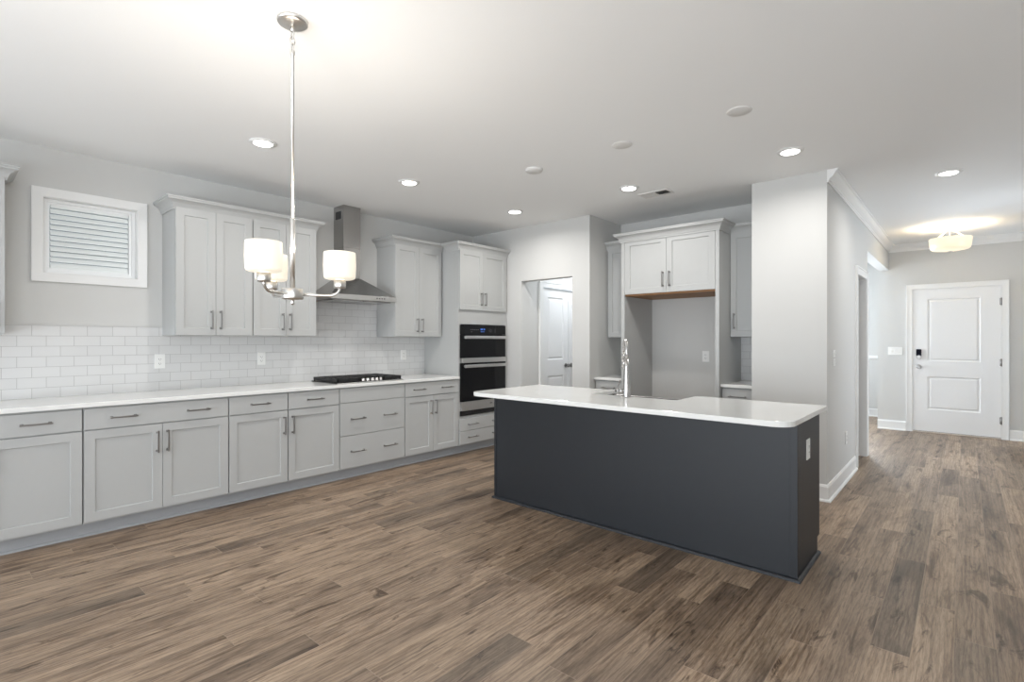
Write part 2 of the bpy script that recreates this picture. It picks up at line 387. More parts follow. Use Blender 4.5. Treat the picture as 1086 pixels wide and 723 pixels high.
def window(name, F, u0, u1, z0, z1, mullion=True):
    t = thing(name, F((u0+u1)/2, 0, z0), kind='structure')
    bm = B(); s = .045
    fbox(bm, F, u0, u0+s, -.09, -.04, z0, z1); fbox(bm, F, u1-s, u1, -.09, -.04, z0, z1)
    fbox(bm, F, u0+s, u1-s, -.09, -.04, z0, z0+s); fbox(bm, F, u0+s, u1-s, -.09, -.04, z1-s, z1)
    if mullion: fbox(bm, F, u0+s, u1-s, -.085, -.045, (z0+z1)/2-.02, (z0+z1)/2+.02)
    obj('window_frame', bm, 'vinyl', t, .002)
    bm = B(); fbox(bm, F, u0+s, u1-s, -.068, -.064, z0+s, z1-s); obj('pane', bm, 'pane', t)
    bm = B(); c = .07
    fbox(bm, F, u0-c, u0, 0, .018, z0-c, z1+c); fbox(bm, F, u1, u1+c, 0, .018, z0-c, z1+c)
    fbox(bm, F, u0, u1, 0, .018, z0-c, z0); fbox(bm, F, u0, u1, 0, .018, z1, z1+c)
    obj('casing', bm, 'trim', t, .003)
    return t
for i, (x0, x1) in enumerate(REAR_W): window('window_%d' % (i+2), FPY(-2.8), x0, x1, .35, 2.35)
window('window_5', FNY(10.9), 2.05, 3.35, .8, 2.2)
window('window_6', FNX(6.6), 6.4, 8.0, .4, 2.3)  # added, unseen: imagined opening to let fill light into the hall
window('window_8', FX(1.9), 8.3, 9.9, .7, 2.3)  # added, unseen: opening put in to brighten the dining room
window('window_7', FNX(6.6), -2.2, -.2, .35, 2.35)  # added, unseen: opening put in to bring light onto the left wall

# the small high window over the backsplash
t = thing('window_1', (0, (WY0+WY1)/2, WZ0), kind='structure')
bm = B(); y0, y1, z0, z1, c = WY0, WY1, WZ0, WZ1, .062
box(bm, 0, .02, y0-c, y0+.004, z0-c, z1+c); box(bm, 0, .02, y1-.004, y1+c, z0-c, z1+c)
box(bm, 0, .02, y0, y1, z0-c, z0+.004); box(bm, 0, .02, y0, y1, z1-.004, z1+c)
obj('casing', bm, 'trim', t, .003)
bm = B()
for (a, b_, ca, cb, d0, d1) in ((y0, y1, z0, z1, -.11, -.0),):
    box(bm, d0, d1, y0, y0+.006, z0, z1); box(bm, d0, d1, y1-.006, y1, z0, z1); box(bm, d0, d1, y0, y1, z0, z0+.006); box(bm, d0, d1, y0, y1, z1-.006, z1)
obj('jamb_liner', bm, 'trim', t)
bm = B()
def frame_rect(bm, d0, d1, a0, a1, b0, b1, s):
    box(bm, d0, d1, a0, a0+s, b0, b1); box(bm, d0, d1, a1-s, a1, b0, b1); box(bm, d0, d1, a0+s, a1-s, b0, b0+s); box(bm, d0, d1, a0+s, a1-s, b1-s, b1)
frame_rect(bm, -.10, -.045, y0+.006, y1-.006, z0+.006, z1-.006, .022)
frame_rect(bm, -.095, -.06, y0+.028, y1-.028, z0+.028, z1-.028, .018)
obj('window_sash', bm, 'vinyl', t, .002)
bm = B(); box(bm, -.099, -.096, y0+.03, y1-.03, z0+.03, z1-.03); obj('pane', bm, 'pane', t)
# horizontal blind inside the sash
bl = thing('window_blind', (-.075, (y0+y1)/2, z0+.045), 'white horizontal slat blind closed inside the small high window', 'window blind')
yb0, yb1, zb0, zb1 = y0+.050, y1-.050, z0+.046, z1-.046
bm = B(); box(bm, -.092, -.062, yb0, yb1, zb1-.018, zb1); obj('headrail', bm, 'blind', bl, .002)
bm = B(); n = 11; pitch = (zb1-.018-zb0-.012)/n
for i in range(n):
    za = zb0+.010+pitch*i; zt_ = za+pitch*.93
    v = [bm.verts.new(p) for p in ((-.062, yb0, za), (-.062, yb1, za), (-.070, yb1, za+pitch*.5), (-.070, yb0, za+pitch*.5), (-.080, yb1, zt_), (-.080, yb0, zt_))]
    bm.faces.new((v[0], v[1], v[2], v[3])); bm.faces.new((v[3], v[2], v[4], v[5]))
so = obj('slats', bm, 'blind', bl); sd = so.modifiers.new('solid', 'SOLIDIFY'); sd.thickness = .0025; sd.offset = -1
bm = B(); box(bm, -.088, -.066, yb0, yb1, zb0, zb0+.012); obj('bottom_rail', bm, 'blind', bl, .002)

# added siding wall outside, blocks skylight to darken the gaps between slats
bm = B(); box(bm, -3.2, -3.0, -3.5, 6.5, -.1, 6.0)
for i in range(38): box(bm, -3.0, -2.985, -3.5, 6.5, .05+i*.155, .19+i*.155)
struct('wall_added_outside', bm, mat('dark_siding', (.10, .11, .12), .7))
# mouldings
BASEB = [(0, 0), (.030, 0), (.030, .006), (.026, .014), (.018, .019), (.014, .020), (.014, .118), (.010, .126), (.006, .136), (0, .138)]
RCROWN = [(0, 0), (.075, 0), (.075, -.012), (.062, -.018), (.058, -.028), (.045, -.050), (.026, -.068), (.018, -.074), (.016, -.084), (.010, -.088), (.010, -.103), (0, -.103)]
def trimrun(name, path, prof, z, m='trim'):
    bm = B(); sweep(bm, path, prof, z); return struct(name, bm, m)
trimrun('trim_1', [(4.18, 4.9), (4.18, 9.5), (6.6, 9.5), (6.6, 7.0)], RCROWN, H)
trimrun('baseboard_column', [(3.62, 4.9), (4.18, 4.9), (4.18, 6.33)], BASEB, 0)
trimrun('baseboard_foyer_left', [(4.045, 9.5), (DX0-.07, 9.5)], BASEB, 0)
trimrun('baseboard_foyer_right', [(DX1+.07, 9.5), (6.6, 9.5), (6.6, -2.8)], BASEB, 0)
trimrun('baseboard_dining', [(1.9, 7.3), (1.9, 10.9), (4.06, 10.9), (4.06, 9.64)], BASEB, 0)
trimrun('trim_2', [(1.9, 7.3), (1.9, 10.9), (4.06, 10.9), (4.06, 9.64)], [(0, 0), (.022, .004), (.028, .02), (.028, .034), (.012, .04), (.010, .06), (0, .062)], 1.0)
trimrun('baseboard_left', [(0, -2.8), (0, .15)], BASEB, 0)
trimrun('baseboard_pantry', [(.86, 5.02), (.86, 5.25)], BASEB, 0)

def casing_frame(bm, F, u0, u1, zt, w=.075, th=.018):
    fbox(bm, F, u0-w, u0, 0, th, 0, zt+w); fbox(bm, F, u1, u1+w, 0, th, 0, zt+w); fbox(bm, F, u0, u1, 0, th, zt, zt+w)
    fbox(bm, F, u0-w, u0-w+.014, th, th+.006, 0, zt+w); fbox(bm, F, u1+w-.014, u1+w, th, th+.006, 0, zt+w); fbox(bm, F, u0-w+.014, u1+w-.014, th, th+.006, zt+w-.014, zt+w)
# hall doorway trim (casing + jambs)
bm = B(); casing_frame(bm, FX(4.18), 6.435, 7.085, 2.025, .085)
box(bm, 4.055, 4.185, 6.42, 6.437, 0, 2.04); box(bm, 4.055, 4.185, 7.083, 7.1, 0, 2.04); box(bm, 4.055, 4.185, 6.437, 7.083, 2.023, 2.04)
struct('trim_3', bm, 'trim')

# front door
DR = [(.010, .007), (.022, .010), (.034, .004), (.040, .003)]
t = thing('door_1', (4.93, 9.5, 0), kind='structure')
FD = FNY(9.535)
bm = B(); panelled(bm, FD, 4.467, 5.402, .022, 2.062, .04, [(4.632, 5.198, .335, .81), (4.632, 5.198, 1.03, 1.92)], DR)
dl = obj('door_leaf', bm, 'door', t)
bm = B(); casing_frame(bm, FNY(9.5), DX0+.004, DX1-.004, DZ1-.006, .068)
box(bm, DX0, DX0+.012, 9.5, 9.6, 0, DZ1); box(bm, DX1-.012, DX1, 9.5, 9.6, 0, DZ1); box(bm, DX0+.012, DX1-.012, 9.5, 9.6, DZ1-.012, DZ1)
obj('casing', bm, 'trim', t)
bm = B(); box(bm, DX0+.012, DX1-.012, 9.49, 9.6, .001, .018); obj('threshold', bm, 'thresh', t, .003)
bm = B(); box(bm, 4.47, 5.4, 9.50, 9.53, .018, .032); obj('door_sweep', bm, 'black', t)
yk = 9.495
bm = B(); cyl(bm, (4.535, yk, .948), (4.535, yk-.008, .948), .030, n=24); cyl(bm, (4.535, yk-.008, .948), (4.535, yk-.04, .948), .012); lathe_pts = None
cyl(bm, (4.535, yk-.036, .948), (4.535, yk-.050, .948), .020, .028, 24); cyl(bm, (4.535, yk-.050, .948), (4.535, yk-.068, .948), .028, .018, 24)
obj('knob', bm, 'satin', t)
bm = B(); box(bm, 4.505, 4.565, yk-.02, yk, 1.10, 1.20); obj('keypad_lock', bm, 'keypad', t, .006)
bm = B(); cyl(bm, (4.535, yk, 1.085), (4.535, yk-.022, 1.085), .030, .027, 24); cyl(bm, (4.535, yk-.022, 1.085), (4.535, yk-.026, 1.085), .012, n=12); obj('deadbolt', bm, 'satin', t)
for z in (.25, 1.03, 1.85):
    bm = B(); cyl(bm, (5.404, 9.488, z-.05), (5.404, 9.488, z+.05), .008, n=10); box(bm, 5.385, 5.408, 9.4925, 9.4955, z-.045, z+.045); obj('hinge', bm, 'pull', t)
bm = B(); box(bm, 4.463, 4.468, 9.50, 9.52, .92, .98); obj('strike_plate', bm, 'nickel', t)

# pantry double door
for k, (a, b_) in enumerate(((5.342, 5.926), (5.932, 6.518))):
    t = thing('door_%d' % (k+2), (.86, (a+b_)/2, 0), kind='structure')
    Fp = FX(.822); bm = B()
    panelled(bm, Fp, a, b_, .012, 2.022, .035, [(a+.115, b_-.115, .24, .852), (a+.115, b_-.115, 1.067, 1.907)], DR)
    obj('door_leaf', bm, 'door', t)
    yk = b_-.062 if k == 0 else a+.062
    bm = B(); cyl(bm, (.857, yk, .98), (.865, yk, .98), .030, n=20); cyl(bm, (.865, yk, .98), (.895, yk, .98), .011); cyl(bm, (.890, yk, .98), (.905, yk, .98), .018, .027, 20); cyl(bm, (.905, yk, .98), (.922, yk, .98), .027, .016, 20)
    obj('knob', bm, 'pull', t)
    yh = a-.004 if k == 0 else b_+.004
    for z in (.25, 1.10, 1.83):
        bm = B(); cyl(bm, (.866, yh, z-.045), (.866, yh, z+.045), .008, n=10); box(bm, .856, .859, yh-.02, yh+.02, z-.045, z+.045); obj('hinge', bm, 'pull', t)
bm = B(); casing_frame(bm, FX(.86), 5.335, 6.525, 2.03, .075); struct('trim_4', bm, 'trim')

# ------------------------------------------------------------------ kitchen: base cabinets along the left wall
XF = .61
FB = FX(XF)
def base_body(t, y0, y1, x1=XF):
    bm = B(); box(bm, .004, x1-.001, y0+.0015, y1-.0015, .10, .883); obj('body', bm, 'cab', t)
    bm = B(); box(bm, .004, .545, y0, y1, 0, .0995)
    sweep(bm, [(.545, y0), (.545, y1)], [(0, 0), (.014, 0), (.013, .006), (.008, .013), (0, .016)], 0)
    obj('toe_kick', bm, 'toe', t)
GR = 'light grey base cabinets under the long worktop'
def base(y0, y1, kind, label, hs=None):
    t = thing('base_cabinet', (.3, (y0+y1)/2, 0), label, 'base cabinet', GR)
    base_body(t, y0, y1); g = .005; a, b_ = y0+g, y1-g; m = (a+b_)/2; w_ = b_-a
    if kind == 'drawers3':
        drawer(t, FB, a, b_, .738, .872); q = (a+w_*.25, a+w_*.75)
        drawer(t, FB, a, b_, .424, .732, q); drawer(t, FB, a, b_, .114, .418, q)
    elif kind == 'double':
        drawer(t, FB, a, b_, .732, .872, (a+w_*.24, a+w_*.76))
        shaker_door(t, FB, a, m-.0015, .114, .724, m-.032, .598); shaker_door(t, FB, m+.0015, b_, .114, .724, m+.032, .598)
    else:
        drawer(t, FB, a, b_, .732, .872, (m,))
        shaker_door(t, FB, a, b_, .114, .724, (b_-.032 if kind == 'hr' else a+.032) if kind != 'hl0' else a+.032, .598)
base(.21, .673, 'hl0', 'grey base cabinet at the left edge of the photo, one drawer over one door')
base(.673, 1.575, 'double', 'widest grey base cabinet, double doors under one drawer front, below the small window')
base(1.575, 2.054, 'hr', 'single-door grey base cabinet with its pull at right, directly right of the widest cabinet')
base(2.054, 2.543, 'hl', 'single-door grey base cabinet with its pull at left, directly left of the cooktop drawers')
base(2.543, 3.293, 'drawers3', 'grey base cabinet of three stacked drawer fronts under the black cooktop')
base(3.293, 4.056, 'double', 'grey double-door base cabinet between the cooktop drawers and the wall oven')

# long worktop
bm = B(); box(bm, .0, .65, .19, 4.056, .8845, .914)
tag(obj('countertop', bm, 'quartz', None, .003), 'long white quartz worktop running along the tiled wall to the oven cabinet', 'countertop')
# backsplash
bm = B()
box(bm, .001, .009, -.1, 1.283, .9145, 1.439); box(bm, .001, .009, 1.283, 2.462, .9145, 1.372); box(bm, .001, .009, 2.462, 3.364, .9145, 1.74); box(bm, .001, .009, 3.364, 4.056, .9145, 1.372)
struct('trim_5', bm, 'tile_left')
bm = B(); box(bm, 3.285, 3.593, 5.591, 5.599, .9145, 1.375); struct('trim_6', bm, 'tile_back')

# upper cabinets left wall
UB, UT = 1.372, 2.398
GU = 'light grey wall cabinets beside the range hood'
def upper(y0, y1, doors, path, label, hs, x1=.33, name='upper_cabinet'):
    t = thing(name, (.17, (y0+y1)/2, UB), label, 'wall cabinet', GU)
    bm = B(); box(bm, .002, x1-.001, y0, y1, UB, UT+.05); obj('body', bm, 'cab', t)
    F = FX(x1)
    for (a, b_), h in zip(doors, hs): shaker_door(t, F, a, b_, UB+.003, UT-.006, h, 1.50)
    crown(t, path, UT)
XU = .33
upper(-.13, .323, [(-.127, .320)], [(.002, -.13), (XU, -.13), (XU, .323), (.002, .323)], 'grey wall cabinet cut off by the left edge of the photo, before the window', [.290])
upper(1.283, 1.872, [(1.286, 1.5745), (1.5775, 1.866)], [(.002, 1.283), (XU, 1.283), (XU, 1.872)], 'grey double-door wall cabinet just right of the small window', [1.5745-.033, 1.5775+.033])
upper(1.8722, 2.460, [(1.878, 2.1655), (2.1685, 2.457)], [(XU, 1.8722), (XU, 2.460), (.002, 2.460)], 'grey double-door wall cabinet on the left side of the steel hood', [2.1655-.033, 2.1685+.033])
upper(3.372, 4.04, [(3.375, 3.7035), (3.7065, 4.036)], [(.002, 3.372), (XU, 3.372), (XU, 4.056-.001)], 'grey double-door wall cabinet between the steel hood and the tall oven cabinet', [3.7035-.033, 3.7065+.033])

# tall oven cabinet
YO0, YO1 = 4.057, 4.895
t = thing('oven_cabinet', (.3, (YO0+YO1)/2, 0), 'tall light grey cabinet housing the black double wall oven', 'tall cabinet')
bm = B(); x1 = XF+.012
box(bm, .004, x1, YO0, YO0+.02, .10, 2.45); box(bm, .004, x1, YO1-.035, YO1, .10, 2.45)      # sides
box(bm, .004, .02, YO0+.02, YO1-.035, .10, 2.45)                                              # back
box(bm, .02, x1-.001, YO0+.02, YO1-.035, 1.52, 2.45); box(bm, .02, x1-.001, YO0+.02, YO1-.035, .10, .44)
box(bm, x1-.02, x1-.001, YO0+.02, YO0+.035, .44, 1.52)
obj('body', bm, 'cab', t)
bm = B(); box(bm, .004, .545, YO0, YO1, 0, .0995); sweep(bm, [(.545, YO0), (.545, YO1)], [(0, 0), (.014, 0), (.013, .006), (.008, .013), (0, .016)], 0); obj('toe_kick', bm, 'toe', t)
F = FX(x1); ym = 4.444
shaker_door(t, F, YO0+.008, ym-.0015, 1.69, 2.395, ym-.033, 1.825); shaker_door(t, F, ym+.0015, YO1-.03, 1.69, 2.395, ym+.033, 1.825)
q = (YO0+.21, YO0+.62)
drawer(t, F, YO0+.005, YO1-.03, .270, .408, q); drawer(t, F, YO0+.005, YO1-.03, .114, .264, q)
crown(t, [(.34, YO0), (x1, YO0), (x1, YO1), (.02, YO1)] if False else [(.40, YO0), (x1, YO0), (x1, 4.899)], 2.40)

# double wall oven
Y0, Y1 = 4.078, 4.848; xo = .645
t = thing('wall_oven', (.4, (Y0+Y1)/2, .447), 'black glass and steel double wall oven built into the tall cabinet', 'oven')
bm = B(); box(bm, .06, x1-.03, Y0+.02, Y1-.01, .452, 1.505); obj('oven_body', bm, 'black', t)
bm = B(); box(bm, x1+.001, xo, Y0, Y1, 1.400, 1.512); obj('control_panel', bm, 'glassblk', t, .002)
cp = t.children[-1]
bm = B()
for (a, b_, z0, z1) in ((4.40, 4.415, 1.452, 1.472), (4.42, 4.435, 1.452, 1.472), (4.445, 4.449, 1.452, 1.472), (4.458, 4.473, 1.452, 1.472), (4.40, 4.47, 1.430, 1.435)): box(bm, xo, xo+.001, a, b_, z0, z1)
obj('clock_display', bm, 'blue', cp)
bm = B()
bm.free()
def mark(a, b_, z0, z1):
    bm = B(); box(bm, xo, xo+.0008, a, b_, z0, z1); obj('touch_key', bm, 'print', cp)
for i in range(5): mark(4.23+i*.03, 4.246+i*.03, 1.455, 1.459)
mark(4.24, 4.262, 1.428, 1.431)
for i in range(3):
    for j in range(3): mark(4.55+i*.03+(.04 if i == 2 else 0), 4.557+i*.03+(.04 if i == 2 else 0), 1.43+j*.016, 1.435+j*.016)
def oven_door(z0, z1, hz, name):
    bm = B(); box(bm, x1+.001, xo, Y0, Y1, z0, z1); d = obj(name, bm, 'glassblk', t, .002)
    bm = B(); box(bm, xo+.035, xo+.05, Y0+.025, Y1-.02, hz-.018, hz+.018)
    for yy in (Y0+.045, Y1-.055): box(bm, xo, xo+.036, yy, yy+.015, hz-.012, hz+.012)
    obj('handle', bm, 'steelh', d, .004)
    return d
d = oven_door(1.122, 1.396, 1.365, 'upper_door')
d2 = oven_door(.610, 1.062, 1.026, 'lower_door')
bm = B(); box(bm, x1+.001, xo+.008, Y0+.015, Y1, 1.064, 1.120); obj('steel_band', bm, 'steelh', t, .002)
bm = B(); box(bm, x1+.001, xo+.004, Y0+.012, Y1, .503, .608); lb = obj('lower_steel_trim', bm, 'steelh', t, .002)
bm = B()
for i, (a, b_) in enumerate(((4.56, 4.568), (4.575, 4.583), (4.590, 4.598))): box(bm, xo+.004, xo+.005, a, b_, .553, .565 if i != 1 else .572)
obj('maker_mark', bm, 'slot', lb)
bm = B(); box(bm, x1+.001, xo-.004, Y0, Y1, .447, .501); obj('base_vent', bm, 'black', t, .002)

# range hood
t = thing('range_hood', (.2, 2.936, 1.73), 'stainless steel pyramid range hood with square chimney over the cooktop', 'range hood')
cy0, cy1, cx = 2.836, 3.037, .20
bm = B(); box(bm, .002, cx, cy0, cy1, 2.30, H-.001); box(bm, .002, cx-.003, cy0+.003, cy1-.003, 1.975, 2.31)
ch = obj('chimney', bm, 'steel', t, .0015)
bm = B(); box(bm, .045, .15, cy0-.0012, cy0+.001, 2.60, 2.68)
ob = obj('vent_grille', bm, 'slot', ch)
ay0, ay1, ax, az0, az1 = 2.560, 3.308, .455, 1.738, 1.788
bm = B()
lo = [bm.verts.new(p) for p in ((.002, ay0, az1), (ax, ay0, az1), (ax, ay1, az1), (.002, ay1, az1))]
hi = [bm.verts.new(p) for p in ((.002, cy0, 1.985), (cx, cy0, 1.985), (cx, cy1, 1.985), (.002, cy1, 1.985))]
for i in range(4): bm.faces.new((lo[i], lo[(i+1) % 4], hi[(i+1) % 4], hi[i]))
bm.faces.new(hi); bm.faces.new(lo[::-1])
obj('canopy', bm, 'steel', t)
bm = B(); box(bm, .002, ax, ay0, ay1, az0, az1-.0005); lip = obj('canopy_lip', bm, 'steelh', t, .002)
bm = B(); box(bm, .03, ax-.04, ay0+.04, 2.93, az0-.012, az0-.0005); obj('filter', bm, 'steel', t)
bm = B(); box(bm, .03, ax-.04, 2.94, ay1-.04, az0-.012, az0-.0005); obj('filter', bm, 'steel', t)
bm = B()
for i in range(4): cyl(bm, (ax, 3.07+i*.03, 1.765), (ax+.003, 3.07+i*.03, 1.765), .007, n=12)
obj('control_buttons', bm, 'slot', lip)

# cooktop
kx0, kx1, ky0, ky1 = .085, .585, 2.545, 3.305
t = thing('gas_cooktop', (.33, 2.93, .914), 'black gas cooktop with cast iron grates and five knobs set in the worktop', 'cooktop')
bm = B(); box(bm, kx0, kx1, ky0, ky1, .9145, .925); obj('cooktop_pan', bm, 'black', t, .003)
bm = B(); frame = [(kx1-.001, kx1+.004, ky0, ky1)]
box(bm, kx1-.004, kx1+.002, ky0, ky1, .9145, .922); obj('front_trim', bm, 'steelh', t)
gz0, gz1 = .931, .962
def grate(ya, yb, xa, xb, cut=None):
    bm = B(); s = .015
    xb_ = xb
    box(bm, xa, xb_, ya, ya+s, gz0, gz1); box(bm, xa, xb_, yb-s, yb, gz0, gz1); box(bm, xa, xa+s, ya, yb, gz0, gz1); box(bm, xb_-s, xb_, ya, yb, gz0, gz1)
    ym_ = (ya+yb)/2
    for xq in (xa+(xb_-xa)*.25, xa+(xb_-xa)*.5, xa+(xb_-xa)*.75): box(bm, xq-s/2, xq+s/2, ya, yb, gz0+.002, gz1+.001)
    box(bm, xa, xb_, ym_-s/2, ym_+s/2, gz0+.002, gz1+.001)
    for xx in (xa, xb_-s):
        for yy in (ya, yb-s): box(bm, xx, xx+s, yy, yy+s, .925, gz0)
    obj('grate', bm, 'iron', t, .002, 1)
grate(ky0+.012, 2.795, kx0+.02, kx1-.02); grate(2.80, 3.075, kx0+.02, kx1-.13); grate(3.08, ky1-.012, kx0+.02, kx1-.02)
for (bx, by, r) in ((.20, 2.66, .035), (.46, 2.66, .045), (.26, 2.94, .055), (.20, 3.19, .045), (.46, 3.19, .035)):
    bm = B(); lathe(bm, bx, by, [(r+.01, .9255), (r+.01, .932), (r, .934), (r, .942), (r*.6, .944)], 24, cap1=True); obj('burner', bm, 'iron', t)
for i in range(5):
    yk = 2.862+i*.052
    bm = B(); lathe(bm, .525, yk, [(.0215, .9255), (.0205, .931), (.0185, .933), (.0165, .950), (.013, .952)], 20, cap1=True); box(bm, .508, .542, yk-.003, yk+.003, .95, .956)
    obj('knob', bm, 'chrome', t)

# ------------------------------------------------------------------ alcove: refrigerator surround and its neighbours
YF = 4.97
t = thing('refrigerator_cabinet', (2.765, 5.3, 0), 'tall light grey refrigerator surround with two high doors around an empty bay', 'tall cabinet')
bm = B(); box(bm, 2.244, 2.284, YF-.02, 5.598, 0, 2.45); obj('side_panel', bm, 'cab', t)
bm = B(); box(bm, 3.25, 3.285, YF-.02, 5.598, 0, 2.45); obj('side_panel', bm, 'cab', t)
bm = B(); box(bm, 2.284, 3.25, YF+.001, 5.598, 1.835, 2.45); obj('body', bm, 'cab', t)
bm = B(); box(bm, 2.284, 3.25, YF+.001, 5.598, 1.803, 1.835); obj('raw_wood_bottom', bm, 'ply', t)
F = FNY(YF)
shaker_door(t, F, 2.2865, 2.7555, 1.822, 2.395, 2.7555-.034, 1.955); shaker_door(t, F, 2.7585, 3.247, 1.822, 2.395, 2.7585+.034, 1.955)
crown(t, [(2.244, 5.203), (2.244, YF-.02), (3.285, YF-.02), (3.285, 5.203)], 2.40)

def alcove_upper(x0, x1, y, hx, lab, path):
    t = thing('upper_cabinet', ((x0+x1)/2, 5.45, UB), lab, 'wall cabinet')
    bm = B(); box(bm, x0, x1, y+.001, 5.597, 1.365, UT+.05); obj('body', bm, 'cab', t)
    shaker_door(t, FNY(y), x0+.004, x1-.004, 1.368, 2.392, hx, 1.52, rail=.055)
    crown(t, path, UT)
alcove_upper(1.898, 2.243, 5.27, 2.21, 'narrow grey wall cabinet left of the refrigerator bay, mostly hidden behind it', [(1.876, 5.27), (2.243, 5.27)])
alcove_upper(3.286, 3.592, 5.27, 3.325, 'grey wall cabinet right of the refrigerator bay, beside the white column', [(3.286, 5.27), (3.592, 5.27)])
bm = B(); box(bm, 1.8735, 1.8975, 5.29, 5.597, 1.365, 2.44); struct('trim_7', bm, 'cab')
def alcove_base(x0, x1, lab, lab2):
    t = thing('base_cabinet', ((x0+x1)/2, 5.3, 0), lab, 'base cabinet')
    bm = B(); box(bm, x0+.002, x1-.001, 5.02, 5.597, .10, .883); obj('body', bm, 'cab', t)
    bm = B(); box(bm, x0+.002, x1-.001, 5.09, 5.597, 0, .0995); obj('toe_kick', bm, 'toe', t)
    F = FNY(5.02); m = (x0+x1)/2
    drawer(t, F, x0+.015, x1-.004, .732, .872, (m,)); shaker_door(t, F, x0+.015, x1-.004, .114, .724, x1-.05, .60)
    bm = B(); box(bm, x0, x1-.001, 4.985, 5.59, .8845, .914)
    tag(obj('countertop', bm, 'quartz', None, .003), lab2, 'countertop')
alcove_base(1.875, 2.244, 'small grey base cabinet left of the refrigerator bay, seen behind the faucet', 'short white quartz top left of the refrigerator bay, seen behind the faucet')
alcove_base(3.286, 3.592, 'small grey base cabinet right of the refrigerator bay, beside the white column', 'short white quartz top right of the refrigerator bay, in front of tile')

# ------------------------------------------------------------------ island
IX0, IX1, IY0, IY1 = 2.047, 4.338, 3.165, 3.745
t = thing('kitchen_island', ((IX0+IX1)/2, (IY0+IY1)/2, 0), 'dark slate kitchen island body in the middle of the wood floor', 'kitchen island')
bm = B(); box(bm, IX0, IX1, IY0, IY0+.02, 0, .8835); 
for xa in (IX0, IX1-.02): box(bm, xa, xa+.02, IY0+.02, IY1-.06, 0, .10); box(bm, xa, xa+.02, IY0+.02, IY1, .10, .8835)
box(bm, IX0+.02, 2.80, IY0+.021, IY1-.02, .10, .883); box(bm, 3.56, IX1-.02, IY0+.021, IY1-.02, .10, .883); box(bm, 2.80, 3.56, IY0+.021, IY1-.02, .10, .62)
obj('body', bm, 'island', t)
bm = B(); box(bm, IX0-.004, IX0+.016, IY0-.006, IY0-.0005, .0, .8835); obj('corner_trim', bm, 'island', t, .002)
bm = B(); box(bm, IX1-.034, IX1+.004, IY0-.006, IY0-.0005, .0, .8835); box(bm, IX1+.0005, IX1+.004, IY0-.0005, IY0+.03, 0, .8835); obj('corner_trim', bm, 'island', t, .002)
bm = B(); sweep(bm, [(IX1+.004, IY1-.06), (IX1+.004, IY0-.006), (IX0-.004, IY0-.006), (IX0-.004, IY1-.06)][::-1], [(0, 0), (.016, 0), (.015, .008), (.010, .015), (0, .018)], 0)
obj('shoe_moulding', bm, 'island', t)
bm = B(); box(bm, IX0+.02, IX1-.02, IY1-.08, IY1-.06, 0, .0995); obj('toe_kick', bm, 'island', t)
Fb = FPY(IY1-.001)
xs = [2.052, 2.43, 2.80, 3.56, 3.95, 4.334]
shaker_door(t, Fb, 2.052, 2.425, .114, .872, 2.39, .7, 'island'); shaker_door(t, Fb, 2.43, 2.797, .114, .872, 2.465, .7, 'island')
shaker_door(t, Fb, 2.803, 3.178, .114, .61, 3.14, .5, 'island'); shaker_door(t, Fb, 3.182, 3.557, .114, .61, 3.22, .5, 'island')
drawer(t, Fb, 3.563, 4.334, .732, .872, (3.76, 4.14), 'island'); shaker_door(t, Fb, 3.563, 3.947, .114, .724, 3.91, .6, 'island'); shaker_door(t, Fb, 3.951, 4.334, .114, .724, 3.99, .6, 'island')
# top with rounded front corners and the sink cut-out at the back
SX0, SX1, SY0 = 2.83, 3.525, 3.44
TX0, TX1, TY0, TY1 = 2.02, 4.372, 2.882, 3.792
def arc(cx, cy, r, a0, a1, n=10): return [(cx+r*math.cos(a0+(a1-a0)*i/n), cy+r*math.sin(a0+(a1-a0)*i/n)) for i in range(n+1)]
r = .10
out = arc(TX0+r, TY0+r, r, PI, 1.5*PI) + arc(TX1-r, TY0+r, r, 1.5*PI, 2*PI) + arc(TX1-.012, TY1-.012, .012, 0, PI/2, 4)
out += [(SX1, TY1)] + arc(SX1-.02, SY0+.02, .02, 0, -PI/2, 4) + arc(SX0+.02, SY0+.02, .02, -PI/2, -PI, 4) + [(SX0, TY1)]
out += arc(TX0+.012, TY1-.012, .012, PI/2, PI, 4)
bm = B(); prism(bm, out, .884, .9145)
tag(obj('island_countertop', bm, 'quartz', None, .003), 'white quartz island top with rounded front corners and a sink cut-out', 'countertop')
# apron sink
t = thing('farmhouse_sink', (3.178, 3.62, .64), 'stainless steel apron sink set in the back of the island top', 'sink')
bm = B(); sx0, sx1, sy0, sy1, sz0, sz1 = SX0-.012, SX1+.012, SY0-.012, 3.815, .64, .883
w_ = .012
box(bm, sx0, sx1, sy0, sy0+w_, sz0, sz1); box(bm, sx0, sx1, sy1-.035, sy1, sz0, sz1); box(bm, sx0, sx0+w_, sy0+w_, sy1-.035, sz0, sz1); box(bm, sx1-w_, sx1, sy0+w_, sy1-.035, sz0, sz1)
box(bm, sx0+w_, sx1-w_, sy0+w_, sy1-.035, sz0, sz0+.01)
obj('basin', bm, 'steel', t, .004)
bm = B(); lathe(bm, 3.178, 3.60, [(.045, .6505), (.045, .654), (.036, .654), (.034, .651), (.01, .651)], 24, cap1=True); obj('drain', bm, 'chrome', t)

